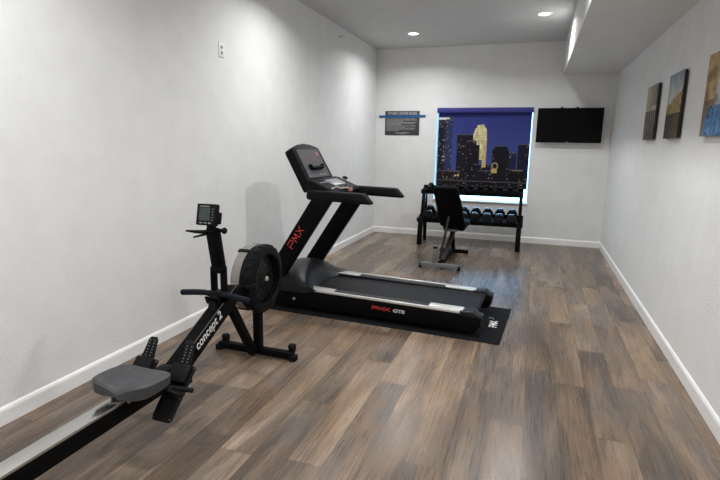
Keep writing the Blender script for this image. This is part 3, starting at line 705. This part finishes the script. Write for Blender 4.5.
# dumbbells
DB = mat('dumbbell_rubber', (.006, .007, .010), .26, spec=.4)
def dumbbell(r, hlen, L_, nm):
    t = bpy.data.objects.new('dumbbell', None); C.objects.link(t); t.empty_display_size = .05
    MB().tube([(0, -hlen/2-.01, r*.87), (0, -hlen/4, r*.87), (0, 0, r*.87), (0, hlen/4, r*.87), (0, hlen/2+.01, r*.87)], [.012, .0145, .0165, .0145, .012], 12).obj('handle', CHROME, t)
    for s in (-1, 1):
        h = MB(); pts = [(r*math.cos(a), r*.87+r*math.sin(a)) for a in [PI/3*i for i in range(6)]]
        a_, b_ = sorted((s*hlen/2, s*(hlen/2+L_))); h.prism(pts, 1, a_, b_, r*.07, seg=1)
        h.obj('weight_head', DB, t)
    return t
def dup(root, loc, rot, lab, grp):
    r = root.copy(); C.objects.link(r); r.location = loc; r.rotation_euler = rot; tag(r, lab, 'dumbbell', grp)
    for ch_ in root.children:
        c_ = ch_.copy(); C.objects.link(c_); c_.parent = r; c_.matrix_parent_inverse = ch_.matrix_parent_inverse
    return r
RM = Matrix.Translation(rk.location) @ Matrix.Rotation(RKA, 4, 'Z')
ordw = ['leftmost', 'second from the left', 'third from the left', 'fourth from the left', 'fourth from the right', 'third from the right', 'second from the right', 'rightmost']
big = dumbbell(.080, .15, .065, 'big')
for i in range(8):
    p = RM @ ML @ Vector((.135+i*.1745, .15, .005)); rot = (math.radians(14), 0, RKA)
    lab = 'black hex dumbbell, %s of the large ones on the lower rack tier' % ordw[i]
    if i == 0: big.location = p; big.rotation_euler = rot; tag(big, lab, 'dumbbell', 'large dumbbells on the lower tier')
    else: dup(big, p, rot, lab, 'large dumbbells on the lower tier')
small = dumbbell(.046, .10, .045, 'small')
ordu = ['leftmost', 'second from the left', 'third from the left', 'fourth from the left', 'fifth from the left', 'fifth from the right', 'fourth from the right', 'third from the right', 'second from the right', 'rightmost']
for i in range(10):
    p = RM @ MU @ Vector((.10+i*.142, .105, .005)); rot = (math.radians(14), 0, RKA)
    lab = 'small dark dumbbell with chrome handle, %s on the upper rack tier' % ordu[i]
    if i == 0: small.location = p; small.rotation_euler = rot; tag(small, lab, 'dumbbell', 'small dumbbells on the upper tier')
    else: dup(small, p, rot, lab, 'small dumbbells on the upper tier')

# ------------------------------------------------------------------ weight bench (own axes: y away from the viewer)
be = thing('weight_bench', 'black adjustable weight bench with raised backrest in front of the rack', 'bench', (1.56, 6.0, 0), math.radians(-1))
GUN = mat('gunmetal', (.10, .10, .105), .4, metal=.3)
DGUN = mat('dark_gunmetal', (.022, .022, .024), .5, spec=.15)
LGUN = mat('light_gunmetal', (.20, .20, .205), .4, metal=.35)
bf = MB().box((-.235, -.028, .028), (.235, .028, .075), .006).obj('rear_foot', LGUN, be)
for s in (-1, 1): MB().cyl((s*.235-.018, 0, .028), (s*.235+.018, 0, .028), .028, n=20, bev=.004).obj('wheel', RUBBER, bf)
MB().bar((-.06, .0, .06), (-.06, .0, .255), .05, .05).obj('stub_post', LGUN, be)
MB().box((-.085, -.025, .255), (-.035, .025, .275), .004).obj('post_cap', RUBBER, be)
b = MB(); b.bar((0, .0, .06), (.0, 1.05, .06), .05, .06); b.box((-.2, 1.03, .0), (.2, 1.09, .05), .006); b.obj('base_beam', BLACK, be)
MB().bar((.02, .10, .08), (.045, .72, .40), .05, .06).obj('incline_strut', DGUN, be)
MB().bar((.0, 1.0, .06), (.03, .62, .42), .05, .06).obj('front_post', BLACK, be)
MB().bar((-.03, .18, .09), (.02, .42, .62), .03, .03).obj('adjusting_bar', DGUN, be)
def pad(p0, p1, w0, w1, t, side=(1, 0, 0)):
    p0, p1 = Vector(p0), Vector(p1); d = (p1-p0).normalized(); x = Vector(side); n_ = x.cross(d); LL = (p1-p0).length
    M = Matrix((x, d, n_)).transposed().to_4x4(); M.translation = p0
    return MB().prism([(-w0/2+.02, 0), (w0/2-.02, 0), (w0/2, .02), (w1/2, LL-.03), (w1/2-.03, LL), (-w1/2+.03, LL), (-w1/2, LL-.03), (-w0/2, .02)], 2, -t/2, t/2, .016, M=M, seg=3)
pad((.06, .52, .47), (-.01, .20, 1.0), .33, .31, .07).obj('backrest', VINYL, be)
pad((.065, .50, .44), (.10, .95, .48), .28, .26, .07).obj('seat', VINYL, be)
MB().box((-.05, .44, .40), (.12, .80, .425), .006).obj('seat_bracket', GUN, be)
